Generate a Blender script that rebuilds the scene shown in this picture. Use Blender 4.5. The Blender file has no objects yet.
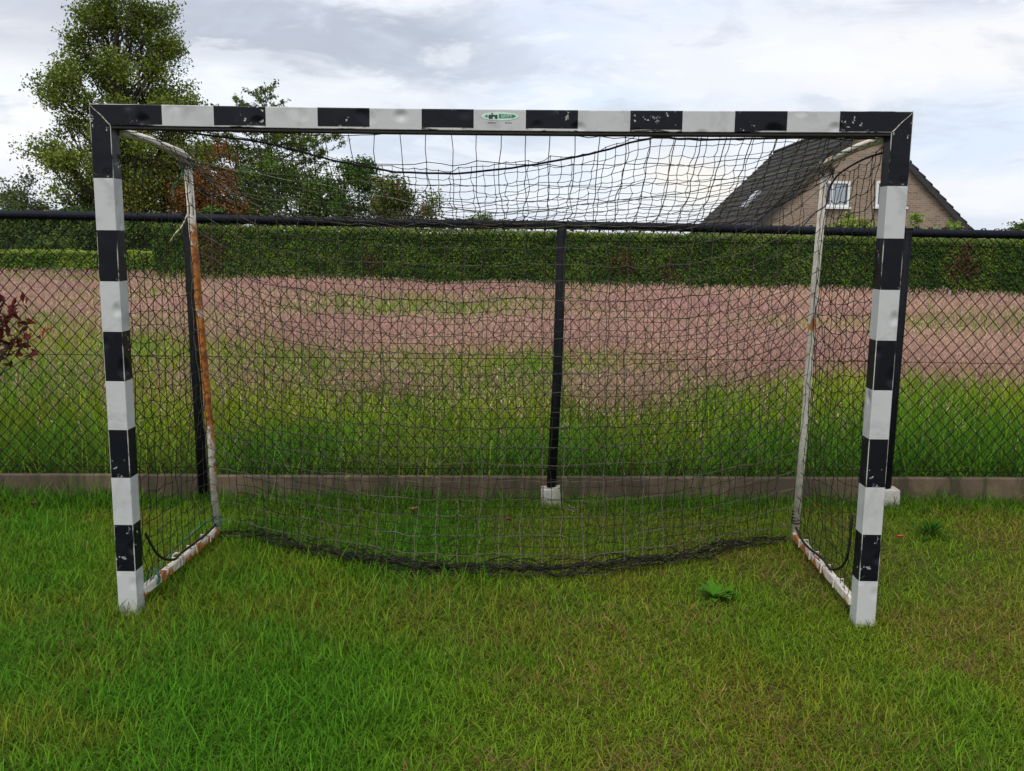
import bpy, bmesh, math, random
import numpy as np
from mathutils import Vector, Matrix

random.seed(11)
rng = np.random.default_rng(7)
S = bpy.context.scene
COL = S.collection

# ------------------------------------------------------------------ camera
CAM = np.array([0.0891, -3.7436, 1.608])
YAW, PITCH, ROLL, FPX = 0.00837, -0.16049, -0.01052, 945.8
def _rot(yaw, pit, rol):
    cy, sy = math.cos(yaw), math.sin(yaw); cp, sp = math.cos(pit), math.sin(pit); cr, sr = math.cos(rol), math.sin(rol)
    Rz = np.array([[cy, -sy, 0], [sy, cy, 0], [0, 0, 1]]); Rx = np.array([[1, 0, 0], [0, cp, -sp], [0, sp, cp]])
    Ry = np.array([[cr, 0, sr], [0, 1, 0], [-sr, 0, cr]])
    return Rz @ Rx @ Ry
RC = _rot(YAW, PITCH, ROLL)
cd = bpy.data.cameras.new('camera'); cam = bpy.data.objects.new('camera', cd); COL.objects.link(cam)
cd.sensor_width = 36; cd.lens = FPX / 1024 * 36; cd.clip_start = 0.05; cd.clip_end = 2000
m = Matrix.Identity(4)
for i in range(3):
    m[i][0] = RC[i, 0]; m[i][1] = RC[i, 2]; m[i][2] = -RC[i, 1]; m[i][3] = CAM[i]
cam.matrix_world = m
S.camera = cam
def at(u, v, y):
    """world point seen at a photo pixel, on the plane of constant world y"""
    d = RC @ np.array([(u - 512) / FPX, 1, (385.5 - v) / FPX])
    t = (y - CAM[1]) / d[1]
    return CAM + t * d

# ------------------------------------------------------------------ light
S.view_settings.view_transform = 'Standard'; S.view_settings.look = 'None'
S.view_settings.exposure = 0.0; S.view_settings.gamma = 1.0
SUN_EL, SUN_AZ = math.radians(60), math.radians(200)      # azimuth measured clockwise from +Y: behind the camera
W = bpy.data.worlds.new('World'); S.world = W; W.use_nodes = True
nt = W.node_tree; N = nt.nodes; L = nt.links; N.clear()
def nd(t, **k):
    n = N.new(t)
    for a, b in k.items(): setattr(n, a, b)
    return n
def wmath(op, a, b=None, clamp=False):
    n = nd('ShaderNodeMath', operation=op, use_clamp=clamp)
    for i, x in enumerate((a, b)):
        if x is None: continue
        if isinstance(x, (int, float)): n.inputs[i].default_value = x
        else: L.new(x, n.inputs[i])
    return n.outputs[0]
def wmix(f, a, b):
    n = nd('ShaderNodeMix', data_type='RGBA')
    if isinstance(f, (int, float)): n.inputs[0].default_value = f
    else: L.new(f, n.inputs[0])
    for k, x in ((6, a), (7, b)):
        if isinstance(x, tuple): n.inputs[k].default_value = (*x, 1)
        else: L.new(x, n.inputs[k])
    return n.outputs[2]
tc = nd('ShaderNodeTexCoord')
sky = nd('ShaderNodeTexSky', sky_type='NISHITA', sun_disc=False, sun_elevation=SUN_EL, sun_rotation=SUN_AZ)
sky.air_density = 1.3; sky.dust_density = 2.5
bg_sky = nd('ShaderNodeBackground'); bg_sky.inputs[1].default_value = 0.12; L.new(sky.outputs[0], bg_sky.inputs[0])
dirv = tc.outputs['Generated']
def wnoise(scale, loc=(0, 0, 0), sc=(1, 1, 3.2), detail=6, rough=.55, dist=.3):
    mp = nd('ShaderNodeMapping'); mp.inputs['Scale'].default_value = sc; mp.inputs['Location'].default_value = loc
    L.new(dirv, mp.inputs[0])
    n = nd('ShaderNodeTexNoise'); n.inputs['Scale'].default_value = scale; n.inputs['Detail'].default_value = detail
    n.inputs['Roughness'].default_value = rough; n.inputs['Distortion'].default_value = dist
    L.new(mp.outputs[0], n.inputs[0]); return n.outputs[0]
def wstep(x, a, b):
    n = nd('ShaderNodeMapRange', interpolation_type='SMOOTHSTEP'); L.new(x, n.inputs[0])
    n.inputs[1].default_value = a; n.inputs[2].default_value = b; return n.outputs[0]
n_warp = wnoise(6, (1.3, .2, .4), detail=8, rough=.6, dist=.6)
def blob(u, v, su, sv, warp=1.15):
    """soft cloud bank around a compass direction of the sky (extent in degrees)"""
    c = at(u, v, 100) - CAM; c = c / np.linalg.norm(c)
    sub = nd('ShaderNodeVectorMath', operation='SUBTRACT'); L.new(dirv, sub.inputs[0]); sub.inputs[1].default_value = tuple(c)
    mul = nd('ShaderNodeVectorMath', operation='MULTIPLY'); L.new(sub.outputs[0], mul.inputs[0])
    a, b = 1 / math.radians(su), 1 / math.radians(sv)
    mul.inputs[1].default_value = (a, a * .5, b)
    ln = nd('ShaderNodeVectorMath', operation='LENGTH'); L.new(mul.outputs[0], ln.inputs[0])
    w = wmath('MULTIPLY', wmath('SUBTRACT', n_warp, .5), warp * 2.5)
    return wstep(wmath('ADD', ln.outputs['Value'], w), 1.25, .15)
big = wnoise(2.6, (3.1, 1.7, .3)); fine = wnoise(9, (.3, 4.1, .9), detail=8, rough=.6)
thin = wstep(big, .38, .66)
cloud_col = wmix(thin, (.84, .88, .95), (.70, .76, .87))
cloud_col = wmix(wmath('MULTIPLY', wstep(fine, .42, .68), .5), cloud_col, (.92, .94, .98))
puff = wnoise(7.5, (5.3, 2.2, 1.7), detail=9, rough=.58, dist=.5)
for (u, v, su, sv, col, k) in [
        (360, 40, 13, 3.0, (.44, .48, .57), .95), (250, 10, 9, 3.0, (.49, .525, .61), .9), (560, 68, 9, 1.2, (.54, .59, .69), .75),
        (15, 20, 6, 2.6, (.56, .58, .65), .85), (15, 120, 5, 4.2, (.93, .93, .95), .8),
        (340, 100, 7, 1.1, (.84, .86, .92), .8), (620, 25, 8, 3.5, (.70, .79, .98), .8), (610, 95, 7, 1.3, (.70, .81, .98), .8),
        (800, 60, 13, 4.2, (.85, .86, .91), .85), (960, 60, 8, 3.2, (.90, .89, .89), .85), (930, 0, 10, 1.0, (.58, .60, .70), .75),
        (970, 135, 7, 2.2, (.66, .76, .93), .85), (1000, 195, 6, 1.2, (.84, .86, .91), .6), (440, 150, 8, 2.0, (.60, .68, .82), .7),
        (560, 185, 9, 2.0, (.78, .88, .98), .6), (692, 178, 4.5, 1.5, (1.0, .88, .74), .5), (690, 200, 5, 1.5, (1.0, .96, .84), .45)]:
    cloud_col = wmix(wmath('MULTIPLY', blob(u, v, su, sv), k), cloud_col, col)
cloud_col = wmix(wmath('MULTIPLY', wstep(puff, .53, .66), .5), cloud_col, (.56, .61, .71))
cloud_col = wmix(wmath('MULTIPLY', wstep(puff, .49, .38), .45), cloud_col, (.93, .95, .99))
bg_cl = nd('ShaderNodeBackground'); L.new(cloud_col, bg_cl.inputs[0]); bg_cl.inputs[1].default_value = 1.17
mixs = nd('ShaderNodeMixShader'); mixs.inputs[0].default_value = .88
L.new(bg_sky.outputs[0], mixs.inputs[1]); L.new(bg_cl.outputs[0], mixs.inputs[2])
wo = nd('ShaderNodeOutputWorld'); L.new(mixs.outputs[0], wo.inputs[0])

sl = bpy.data.lights.new('sun', 'SUN'); sun = bpy.data.objects.new('sun', sl); COL.objects.link(sun)
sl.energy = 2.0; sl.angle = math.radians(22); sl.color = (1, .96, .90)
sd = Vector((math.sin(SUN_AZ) * math.cos(SUN_EL), math.cos(SUN_AZ) * math.cos(SUN_EL), math.sin(SUN_EL)))
sun.rotation_euler = sd.to_track_quat('Z', 'Y').to_euler()

# ------------------------------------------------------------------ helpers
def tag(o, label=None, cat=None, group=None, kind=None):
    if label: o['label'] = label
    if cat: o['category'] = cat
    if group: o['group'] = group
    if kind: o['kind'] = kind
    return o
def empty(name, loc=(0, 0, 0), label=None, cat=None, group=None):
    o = bpy.data.objects.new(name, None); o.location = loc; o.empty_display_size = .1; COL.objects.link(o)
    return tag(o, label, cat, group)
def link(name, me, mats, parent=None, smooth=False):
    o = bpy.data.objects.new(name, me); COL.objects.link(o)
    for mt in (mats if isinstance(mats, (list, tuple)) else [mats]): me.materials.append(mt)
    if parent is not None:
        o.parent = parent
        root = parent
        off = Vector((0, 0, 0))
        while root is not None: off += root.location; root = root.parent
        o.location = -off                     # part meshes are written in world metres
    if smooth: me.polygons.foreach_set('use_smooth', [True] * len(me.polygons))
    return o
class MB:
    def __init__(s): s.v = []; s.f = []; s.m = []
    def quad(s, pts, mi=0):
        b = len(s.v); s.v += [tuple(p) for p in pts]; s.f.append(tuple(range(b, b + len(pts)))); s.m.append(mi)
    def box(s, c, sz, mi=0, R=None):
        b = len(s.v); h = [x / 2 for x in sz]
        for dx in (-1, 1):
            for dy in (-1, 1):
                for dz in (-1, 1):
                    p = Vector((dx * h[0], dy * h[1], dz * h[2]))
                    if R is not None: p = R @ p
                    s.v.append(tuple(p + Vector(c)))
        for q in ((0, 1, 3, 2), (4, 6, 7, 5), (0, 4, 5, 1), (2, 3, 7, 6), (0, 2, 6, 4), (1, 5, 7, 3)):
            s.f.append(tuple(b + i for i in q)); s.m.append(mi)
    def tube(s, pts, r, n=4, mi=0, cap=True):
        pts = [Vector(p) for p in pts]
        k = len(pts); b = len(s.v)
        rr = r if isinstance(r, (list, tuple)) else [r] * k
        ref = None
        for i, p in enumerate(pts):
            t = (pts[min(i + 1, k - 1)] - pts[max(i - 1, 0)])
            t = t.normalized() if t.length > 1e-9 else Vector((0, 0, 1))
            if ref is None: ref = t.orthogonal().normalized()
            ref = (ref - t * ref.dot(t)); ref = ref.normalized() if ref.length > 1e-6 else t.orthogonal().normalized()
            bi = t.cross(ref)
            for j in range(n):
                a = 2 * math.pi * j / n
                s.v.append(tuple(p + (ref * math.cos(a) + bi * math.sin(a)) * rr[i]))
        for i in range(k - 1):
            for j in range(n):
                s.f.append((b + i * n + j, b + i * n + (j + 1) % n, b + (i + 1) * n + (j + 1) % n, b + (i + 1) * n + j)); s.m.append(mi)
        if cap and n > 2:
            s.f.append(tuple(b + j for j in range(n))[::-1]); s.m.append(mi)
            s.f.append(tuple(b + (k - 1) * n + j for j in range(n))); s.m.append(mi)
    def build(s, name, mats, parent=None, smooth=False, bevel=0):
        me = bpy.data.meshes.new(name); me.from_pydata(s.v, [], s.f); me.polygons.foreach_set('material_index', s.m); me.update()
        o = link(name, me, mats, parent, smooth)
        if bevel:
            md = o.modifiers.new('bevel', 'BEVEL'); md.width = bevel; md.segments = 2; md.limit_method = 'ANGLE'
        return o
# numpy value noise
_tab = rng.random((64, 64))
def vn(x, y, s):
    x = np.asarray(x) / s + 100; y = np.asarray(y) / s + 100
    xi = np.floor(x).astype(int); yi = np.floor(y).astype(int); fx = x - xi; fy = y - yi
    fx = fx * fx * (3 - 2 * fx); fy = fy * fy * (3 - 2 * fy)
    g = lambda a, b: _tab[a % 64, b % 64]
    return (g(xi, yi) * (1 - fx) + g(xi + 1, yi) * fx) * (1 - fy) + (g(xi, yi + 1) * (1 - fx) + g(xi + 1, yi + 1) * fx) * fy
def fbm(x, y, s): return (vn(x, y, s) * .55 + vn(x + 7.3, y + 3.1, s / 2.3) * .3 + vn(x + 1.7, y + 9.2, s / 5) * .15)
def np_mesh(name, V, faces4=None, faces3=None, colors=None):
    """fast mesh: V (n,3), quads (m,4), tris (k,3), colors (n,3)"""
    me = bpy.data.meshes.new(name); me.vertices.add(len(V)); me.vertices.foreach_set('co', V.astype(np.float32).ravel())
    q = faces4 if faces4 is not None else np.zeros((0, 4), int); t = faces3 if faces3 is not None else np.zeros((0, 3), int)
    loops = np.concatenate([q.ravel(), t.ravel()]).astype(np.int32)
    me.loops.add(len(loops)); me.loops.foreach_set('vertex_index', loops)
    start = np.concatenate([np.arange(len(q)) * 4, len(q) * 4 + np.arange(len(t)) * 3]).astype(np.int32)
    me.polygons.add(len(start)); me.polygons.foreach_set('loop_start', start)
    me.update(calc_edges=True)
    if colors is not None:
        a = me.color_attributes.new('Col', 'FLOAT_COLOR', 'POINT')
        c = np.ones((len(V), 4), np.float32); c[:, :3] = colors; a.data.foreach_set('color', c.ravel())
    me.validate()
    return me
def blades(base, h, w, az, lean, curl, col, twist=None):
    """grass blades: base (n,3), length, width, lean azimuth, lean angle at the root, extra bend to the tip"""
    n = len(base); V = np.zeros((n, 7, 3)); 
    d = np.stack([np.cos(az), np.sin(az), np.zeros(n)], 1)
    side_a = (az + np.pi / 2) if twist is None else twist
    sd = np.stack([np.cos(side_a), np.sin(side_a), np.zeros(n)], 1)
    p = base.copy(); k = 0
    for i, (f, wf) in enumerate([(0, .8), (.38, 1.0), (.36, .75), (.26, 0)]):
        ang = lean + curl * i / 3
        p = p + (d * np.sin(ang)[:, None] + np.array([0, 0, 1]) * np.cos(ang)[:, None]) * (h * f)[:, None]
        if i < 3:
            V[:, k] = p - sd * (w * wf / 2)[:, None]; V[:, k + 1] = p + sd * (w * wf / 2)[:, None]; k += 2
        else: V[:, k] = p
    b = (np.arange(n) * 7)[:, None]
    q = np.concatenate([b + np.array([[0, 1, 3, 2]]), b + np.array([[2, 3, 5, 4]])]); t = b + np.array([[4, 5, 6]])
    return V.reshape(-1, 3), q, t, np.repeat(col, 7, 0)
def leaf_mesh(name, c, size, col, aspect=.55, up=0.0, nrm=None, jit=.8, axis=None):
    """folded leaf-shaped quads at the points c"""
    n = len(c); a = rng.normal(size=(n, 3))
    if nrm is not None: a = nrm + a * jit
    a[:, 2] += up
    a /= np.linalg.norm(a, axis=1, keepdims=True)
    r = rng.normal(size=(n, 3)); t = np.cross(a, r) if axis is None else axis + rng.normal(size=(n, 3)) * .38; t /= np.linalg.norm(t, axis=1, keepdims=True); bt = np.cross(a, t)
    s = np.asarray(size)[:, None] * np.ones((n, 1))
    V = np.stack([c - t * s * .5, c + bt * s * aspect * .5 + a * s * .08, c + t * s * .5, c - bt * s * aspect * .5 + a * s * .08], 1)
    q = np.arange(n * 4).reshape(-1, 4)
    return V.reshape(-1, 3), q, np.repeat(col, 4, 0)

# ------------------------------------------------------------------ materials
def mat(name):
    mt = bpy.data.materials.new(name); mt.use_nodes = True; t = mt.node_tree; t.nodes.clear()
    o = t.nodes.new('ShaderNodeOutputMaterial'); p = t.nodes.new('ShaderNodeBsdfPrincipled'); t.links.new(p.outputs[0], o.inputs[0])
    return mt, t, p, o
class G:
    """tiny node graph helper"""
    def __init__(s, t): s.t = t
    def n(s, ty, **k):
        x = s.t.nodes.new(ty)
        for a, b in k.items(): setattr(x, a, b)
        return x
    def l(s, a, b): s.t.links.new(a, b)
    def obj(s): return s.n('ShaderNodeTexCoord').outputs['Object']
    def map(s, v, sc=(1, 1, 1), loc=(0, 0, 0)):
        m_ = s.n('ShaderNodeMapping'); m_.inputs['Scale'].default_value = sc; m_.inputs['Location'].default_value = loc; s.l(v, m_.inputs[0]); return m_.outputs[0]
    def noise(s, v, sc, d=5, r=.55, dist=0):
        x = s.n('ShaderNodeTexNoise'); s.l(v, x.inputs[0]); x.inputs['Scale'].default_value = sc; x.inputs['Detail'].default_value = d
        x.inputs['Roughness'].default_value = r; x.inputs['Distortion'].default_value = dist; return x.outputs[0]
    def step(s, x, a, b):
        m_ = s.n('ShaderNodeMapRange', interpolation_type='SMOOTHSTEP'); s.l(x, m_.inputs[0]); m_.inputs[1].default_value = a; m_.inputs[2].default_value = b; return m_.outputs[0]
    def mix(s, f, a, b):
        x = s.n('ShaderNodeMix', data_type='RGBA')
        for k, y in ((0, f), (6, a), (7, b)):
            if isinstance(y, tuple): x.inputs[k].default_value = (*y, 1)
            elif isinstance(y, (int, float)): x.inputs[k].default_value = y
            else: s.l(y, x.inputs[k])
        return x.outputs[2]
    def math(s, op, a, b=None):
        x = s.n('ShaderNodeMath', operation=op)
        for i, y in enumerate((a, b)):
            if y is None: continue
            if isinstance(y, (int, float)): x.inputs[i].default_value = y
            else: s.l(y, x.inputs[i])
        return x.outputs[0]
    def bump(s, h, st, d, p, prev=None):
        b = s.n('ShaderNodeBump'); b.inputs['Strength'].default_value = st; b.inputs['Distance'].default_value = d; s.l(h, b.inputs['Height'])
        if prev is not None: s.l(prev, b.inputs['Normal'])
        s.l(b.outputs[0], p.inputs['Normal']); return b.outputs[0]
def foliage(name, trans=.25, rough=.55, spec=.3):
    mt, t, p, o = mat(name); g = G(t)
    a = g.n('ShaderNodeAttribute', attribute_name='Col')
    g.l(a.outputs[0], p.inputs['Base Color']); p.inputs['Roughness'].default_value = rough; p.inputs['Specular IOR Level'].default_value = spec
    tr = g.n('ShaderNodeBsdfTranslucent'); g.l(a.outputs[0], tr.inputs[0])
    mx = g.n('ShaderNodeMixShader'); mx.inputs[0].default_value = trans
    g.l(p.outputs[0], mx.inputs[1]); g.l(tr.outputs[0], mx.inputs[2]); g.l(mx.outputs[0], o.inputs[0])
    return mt
M_leaf = foliage('leaf', .22, .6, .15); M_grass = foliage('grass', .3, .65, .08); M_seed = foliage('seed', .3, .8, .1)

def painted(name, base, dirt, worn, edge):
    """striped goal paint: smudges, dents, chips; edge = chance of bare bright metal along the arrises"""
    mt, t, p, o = mat(name); g = G(t); v = g.obj()
    n1 = g.noise(v, 7, 6, .6, .6); n2 = g.noise(v, 60, 4, .65); n3 = g.noise(g.map(v, (1, 1, .18)), 45, 4, .6)
    c = g.mix(g.step(n1, .46, .72), base, dirt)
    chip = g.math('MULTIPLY', g.step(n2, .615, .64), g.step(g.noise(v, 9, 2), .53, .62))
    c = g.mix(g.math('MULTIPLY', chip, worn), c, edge)
    # bright worn arrises, broken up by noise; bars are 8 cm square with their axis on the object axis
    s = g.n('ShaderNodeSeparateXYZ'); g.l(v, s.inputs[0])
    ax = g.math('ABSOLUTE', s.outputs[0]); ay = g.math('ABSOLUTE', s.outputs[1])
    em = g.math('MULTIPLY', g.step(ax, .0362, .0385), g.step(ay, .0362, .0385))
    em = g.math('MULTIPLY', em, g.step(n3, .42, .54))
    c = g.mix(em, c, edge)
    g.l(c, p.inputs['Base Color']); p.inputs['Specular IOR Level'].default_value = .22
    r = g.math('ADD', g.math('MULTIPLY', n1, .3), .22); g.l(r, p.inputs['Roughness'])
    vo = g.n('ShaderNodeTexVoronoi', feature='SMOOTH_F1'); g.l(g.map(v, (1, 1, .8)), vo.inputs[0]); vo.inputs['Scale'].default_value = 9.5
    b1 = g.bump(g.step(vo.outputs['Distance'], 0, .28), .8, .010, p)
    g.bump(n1, .35, .006, p, b1)
    return mt
M_white = painted('white_paint', (.52, .52, .515), (.40, .40, .40), .5, (.55, .54, .52))
M_black = painted('black_paint', (.0050, .0058, .010), (.010, .011, .016), 1.0, (.55, .54, .5))
def plain(name, col, rough=.6, n_sc=20, var=.3, metal=0, bump=0):
    mt, t, p, o = mat(name); g = G(t); v = g.obj()
    n = g.noise(v, n_sc, 5, .6)
    c2 = tuple(x * (1 - var) for x in col); c1 = tuple(min(1, x * (1 + var)) for x in col)
    g.l(g.mix(g.step(n, .3, .7), c2, c1), p.inputs['Base Color']); p.inputs['Roughness'].default_value = rough; p.inputs['Metallic'].default_value = metal
    if bump: g.bump(n, .5, bump, p)
    return mt
M_under = plain('shaded_underside', (.035, .028, .030), .55, 30, .4)  # crossbar underside: shade put into the colour as a dark brown
M_fine = plain('fine_net_cord', (.024, .022, .013), .9, 14, .35)
M_cord = plain('net_cord', (.092, .080, .054), .85, 14, .35)
M_rope = plain('dark_rope', (.030, .024, .032), .85, 40, .35)
M_ridge = plain('green_rope', (.11, .14, .08), .85, 40, .3)
M_mud = plain('muddy_cord', (.020, .019, .013), .9, 30, .5)
M_tie = plain('green_tie', (.015, .14, .09), .45, 20, .3)
M_string = plain('pale_string', (.50, .44, .33), .8, 20, .3)
M_wire = plain('fence_wire', (.013, .007, .007), .7, 20, .35)
M_post = plain('post_coating', (.006, .0065, .009), .75, 12, .35)
M_rail = plain('rail_coating', (.0045, .006, .012), .6, 8, .35)
for m_ in (M_post, M_rail, M_wire, M_fine, M_mud, M_rope): m_.node_tree.nodes['Principled BSDF'].inputs['Specular IOR Level'].default_value = .15
def rusty(name, amt, zc=None, zw=.35, gain=.12):
    mt, t, p, o = mat(name); g = G(t); v = g.obj()
    n = g.noise(g.map(v, (2.2, 2.2, .75)), 4.2, 6, .62, .4); n2 = g.noise(v, 38, 5, .6)
    rust = g.mix(g.step(n2, .3, .7), (.16, .045, .012), (.60, .21, .032))
    cream = g.mix(g.step(n2, .35, .7), (.72, .68, .61), (.55, .48, .38))
    if zc is not None:
        sz = g.n('ShaderNodeSeparateXYZ'); g.l(v, sz.inputs[0])
        n = g.math('ADD', n, g.math('MULTIPLY', g.step(g.math('ABSOLUTE', g.math('SUBTRACT', sz.outputs[2], zc)), zw, 0), gain))
    k = g.step(g.math('ADD', n, g.math('MULTIPLY', n2, .22)), amt, amt + .09)
    g.l(g.mix(k, cream, rust), p.inputs['Base Color']); p.inputs['Roughness'].default_value = .65
    g.bump(g.math('ADD', k, n2), .4, .002, p)
    return mt
M_rust = rusty('rusty_white_paint', .64, 1.02, .80, .25); M_rust2 = rusty('very_rusty_paint', .64, .02, .075, .28); M_flake = rusty('flaking_white_paint', .70)
def concrete(name, base, moss):
    mt, t, p, o = mat(name); g = G(t); v = g.obj()
    n = g.noise(v, 5, 6, .6); n2 = g.noise(v, 60, 4, .6); n3 = g.noise(g.map(v, (4, 1, .6)), 3, 5, .6)
    c = g.mix(g.step(n, .35, .7), tuple(x * .62 for x in base), base)
    c = g.mix(g.math('MULTIPLY', g.step(n3, .50, .60), .85), c, moss)
    c = g.mix(g.math('MULTIPLY', g.step(g.noise(g.map(v, (1, 1, .3)), 2.2, 6, .68), .48, .56), .75), c, tuple(x * .38 for x in base))
    c = g.mix(g.math('MULTIPLY', g.step(n2, .55, .75), .4), c, tuple(x * .5 for x in base))
    g.l(c, p.inputs['Base Color']); p.inputs['Roughness'].default_value = .9; g.bump(n2, .5, .004, p)
    return mt
M_conc = concrete('weathered_concrete', (.150, .105, .066), (.045, .048, .018)); M_foot = concrete('pale_concrete', (.52, .49, .44), (.25, .25, .18))

# ------------------------------------------------------------------ setting: ground
def ground_mat(name, cs):
    mt, t, p, o = mat(name); g = G(t); v = g.obj()
    c = g.mix(g.step(g.noise(v, 1.6, 6, .6), .36, .64), cs[0], cs[1]); c = g.mix(g.step(g.noise(v, 26, 5, .65), .45, .7), c, cs[2])
    g.l(c, p.inputs['Base Color']); p.inputs['Roughness'].default_value = .95; p.inputs['Specular IOR Level'].default_value = .05; g.bump(g.noise(v, 60, 4), .8, .02, p); return mt
M_soil = ground_mat('lawn_soil', [(.040, .062, .010), (.060, .060, .014), (.090, .060, .022)])
M_mead = ground_mat('meadow_soil', [(.045, .065, .014), (.060, .060, .022), (.09, .07, .04)])
b = MB(); b.quad([(-600, -300, 0), (600, -300, 0), (600, 900, 0), (-600, 900, 0)]); tag(b.build('ground', M_soil), kind='structure')
def fy(x): return 1.77 + .035 * x                        # fence line
b = MB(); b.quad([(-45, fy(-45) + .07, .05), (45, fy(45) + .07, .05), (45, 60, .05), (-45, 60, .05)]); tag(b.build('meadow', M_mead), kind='structure')

# ------------------------------------------------------------------ goal
goal = empty('handball_goal', (0, 0, 0), 'black and white striped metal goal with sagging net, standing on the lawn before the fence', 'goal')
def stripe_post(x, sgn):
    """square post, mitred at the top; stripes painted as bands of the same tube"""
    mb = MB(); h = .04
    zs = [0] + [.2 * i for i in range(1, 10)]             # up to 1.8, then the mitred black corner
    ring = lambda z: [(x - h, 0, z), (x + h, 0, z), (x + h, .08, z), (x - h, .08, z)]
    rings = [ring(-.06 if i == 0 else z) for i, z in enumerate(zs)]
    o_, i_ = (0, 1) if sgn < 0 else (1, 0)
    top = [(x - h, 0, 2.08 if sgn < 0 else 2.0), (x + h, 0, 2.0 if sgn < 0 else 2.08), (x + h, .08, 2.0 if sgn < 0 else 2.08), (x - h, .08, 2.08 if sgn < 0 else 2.0)]
    rings.append(top)
    v = []; f = []; mi = []
    for r in rings: v += r
    for k in range(len(rings) - 1):
        for j in range(4):
            f.append((k * 4 + j, k * 4 + (j + 1) % 4, (k + 1) * 4 + (j + 1) % 4, (k + 1) * 4 + j)); mi.append(1 if k % 2 else 0)
    f.append((3, 2, 1, 0)); mi.append(0); n = len(v); f.append((n - 4, n - 3, n - 2, n - 1)); mi.append(1)
    me = bpy.data.meshes.new('post'); me.from_pydata([(a - x, c - .04, d) for a, c, d in v], [], f); me.polygons.foreach_set('material_index', mi); me.update()
    o = link('post', me, [M_white, M_black]); o.parent = goal; o.location = (x, .04, 0)
    md = o.modifiers.new('bevel', 'BEVEL'); md.width = .003; md.segments = 2; md.limit_method = 'ANGLE'
    return o
stripe_post(-1.54, -1); stripe_post(1.54, 1)
# crossbar: built along its own Z axis so the stripes' paint wears along the arrises
xs = [-1.3 + .2 * i for i in range(14)]
stat = [(-1.58, -1.5)] + [(q, q) for q in xs] + [(1.58, 1.5)]  # (x at top edge, x at bottom edge)
v = []; f = []; mi = []
for xt, xb in stat:
    sg_ = .0075 * max(0, 1 - (xb / 1.5) ** 2)
    v += [(xt, -.04, .04 - sg_), (xt, .04, .04 - sg_), (xb, .04, -.04 - sg_), (xb, -.04, -.04 - sg_)]
for k in range(len(stat) - 1):
    for j in range(4):
        f.append((k * 4 + j, (k + 1) * 4 + j, (k + 1) * 4 + (j + 1) % 4, k * 4 + (j + 1) % 4))
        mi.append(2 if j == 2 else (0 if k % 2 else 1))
f.append((0, 1, 2, 3)); mi.append(1); n = len(v); f.append((n - 1, n - 2, n - 3, n - 4)); mi.append(1)
# local axes: local Z = world X
v = [(-zz, yy, xx) for xx, yy, zz in v]
me = bpy.data.meshes.new('crossbar'); me.from_pydata(v, [], f); me.polygons.foreach_set('material_index', mi); me.update()
bar = link('crossbar', me, [M_white, M_black, M_under]); bar.parent = goal; bar.location = (0, .04, 2.04); bar.rotation_euler = (0, math.pi / 2, 0)
md = bar.modifiers.new('bevel', 'BEVEL'); md.width = .003; md.segments = 2; md.limit_method = 'ANGLE'
bm_ = bmesh.new(); bm_.from_mesh(me); bmesh.ops.recalc_face_normals(bm_, faces=bm_.faces); bm_.to_mesh(me); bm_.free()
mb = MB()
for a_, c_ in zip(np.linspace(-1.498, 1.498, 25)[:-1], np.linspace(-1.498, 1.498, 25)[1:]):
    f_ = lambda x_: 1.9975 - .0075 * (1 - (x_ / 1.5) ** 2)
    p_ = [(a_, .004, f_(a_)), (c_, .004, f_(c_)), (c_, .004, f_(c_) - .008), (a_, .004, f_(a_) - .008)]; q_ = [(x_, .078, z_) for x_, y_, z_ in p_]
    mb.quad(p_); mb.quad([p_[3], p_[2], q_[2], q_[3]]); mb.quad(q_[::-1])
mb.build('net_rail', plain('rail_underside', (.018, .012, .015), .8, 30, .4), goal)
# mitre seams: bright scratched lines across the corner joints
for sg in (-1, 1):
    mb = MB(); pts = [(sg * (1.576 - .076 * q) + sg * .0015 * math.sin(q * 9), -.0012, 2.076 - .076 * q) for q in np.linspace(.03, .97, 9)]
    mb.tube(pts, [.0012 + .0012 * abs(math.sin(3 * i)) for i in range(9)], 5)
    mb.build('corner_seam', plain('worn_seam', (.42, .38, .32), .6, 90, .5), goal)
# the printed emblem on the middle white stripe
M_grn = plain('print_green', (.02, .20, .11), .5, 60, .2); M_dk = plain('print_dark', (.012, .045, .035), .5, 60, .2); M_pale = plain('print_pale_green', (.58, .74, .64), .5, 60, .05); M_gry = plain('print_grey', (.20, .18, .18), .5, 60, .2)
def flat_poly(mb, pts, y): mb.quad([(p[0], y, p[1]) for p in pts])
cx, cz = 0.0, 2.047
mb = MB(); flat_poly(mb, [(cx + .072 * math.copysign(abs(math.cos(a)) ** 1.0, math.cos(a)), cz + .016 * math.sin(a)) for a in np.linspace(0, 2 * math.pi, 32, endpoint=False)], -.0012)
emb = mb.build('emblem', M_pale, goal)
mb = MB(); flat_poly(mb, [(cx - .060, cz), (cx - .047, cz - .006), (cx - .047, cz + .006)], -.0020); mb.build('emblem_tip', M_grn, emb)
mb = MB(); flat_poly(mb, [(cx + .064, cz + .001), (cx + .050, cz + .007), (cx + .050, cz - .006)], -.0020); mb.build('emblem_tip', M_grn, emb)
mb = MB(); flat_poly(mb, [(cx - .004, cz - .008), (cx + .052, cz - .006), (cx + .052, cz + .006), (cx - .004, cz + .008)], -.0018)
mb.build('emblem_band', M_grn, emb)
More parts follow.
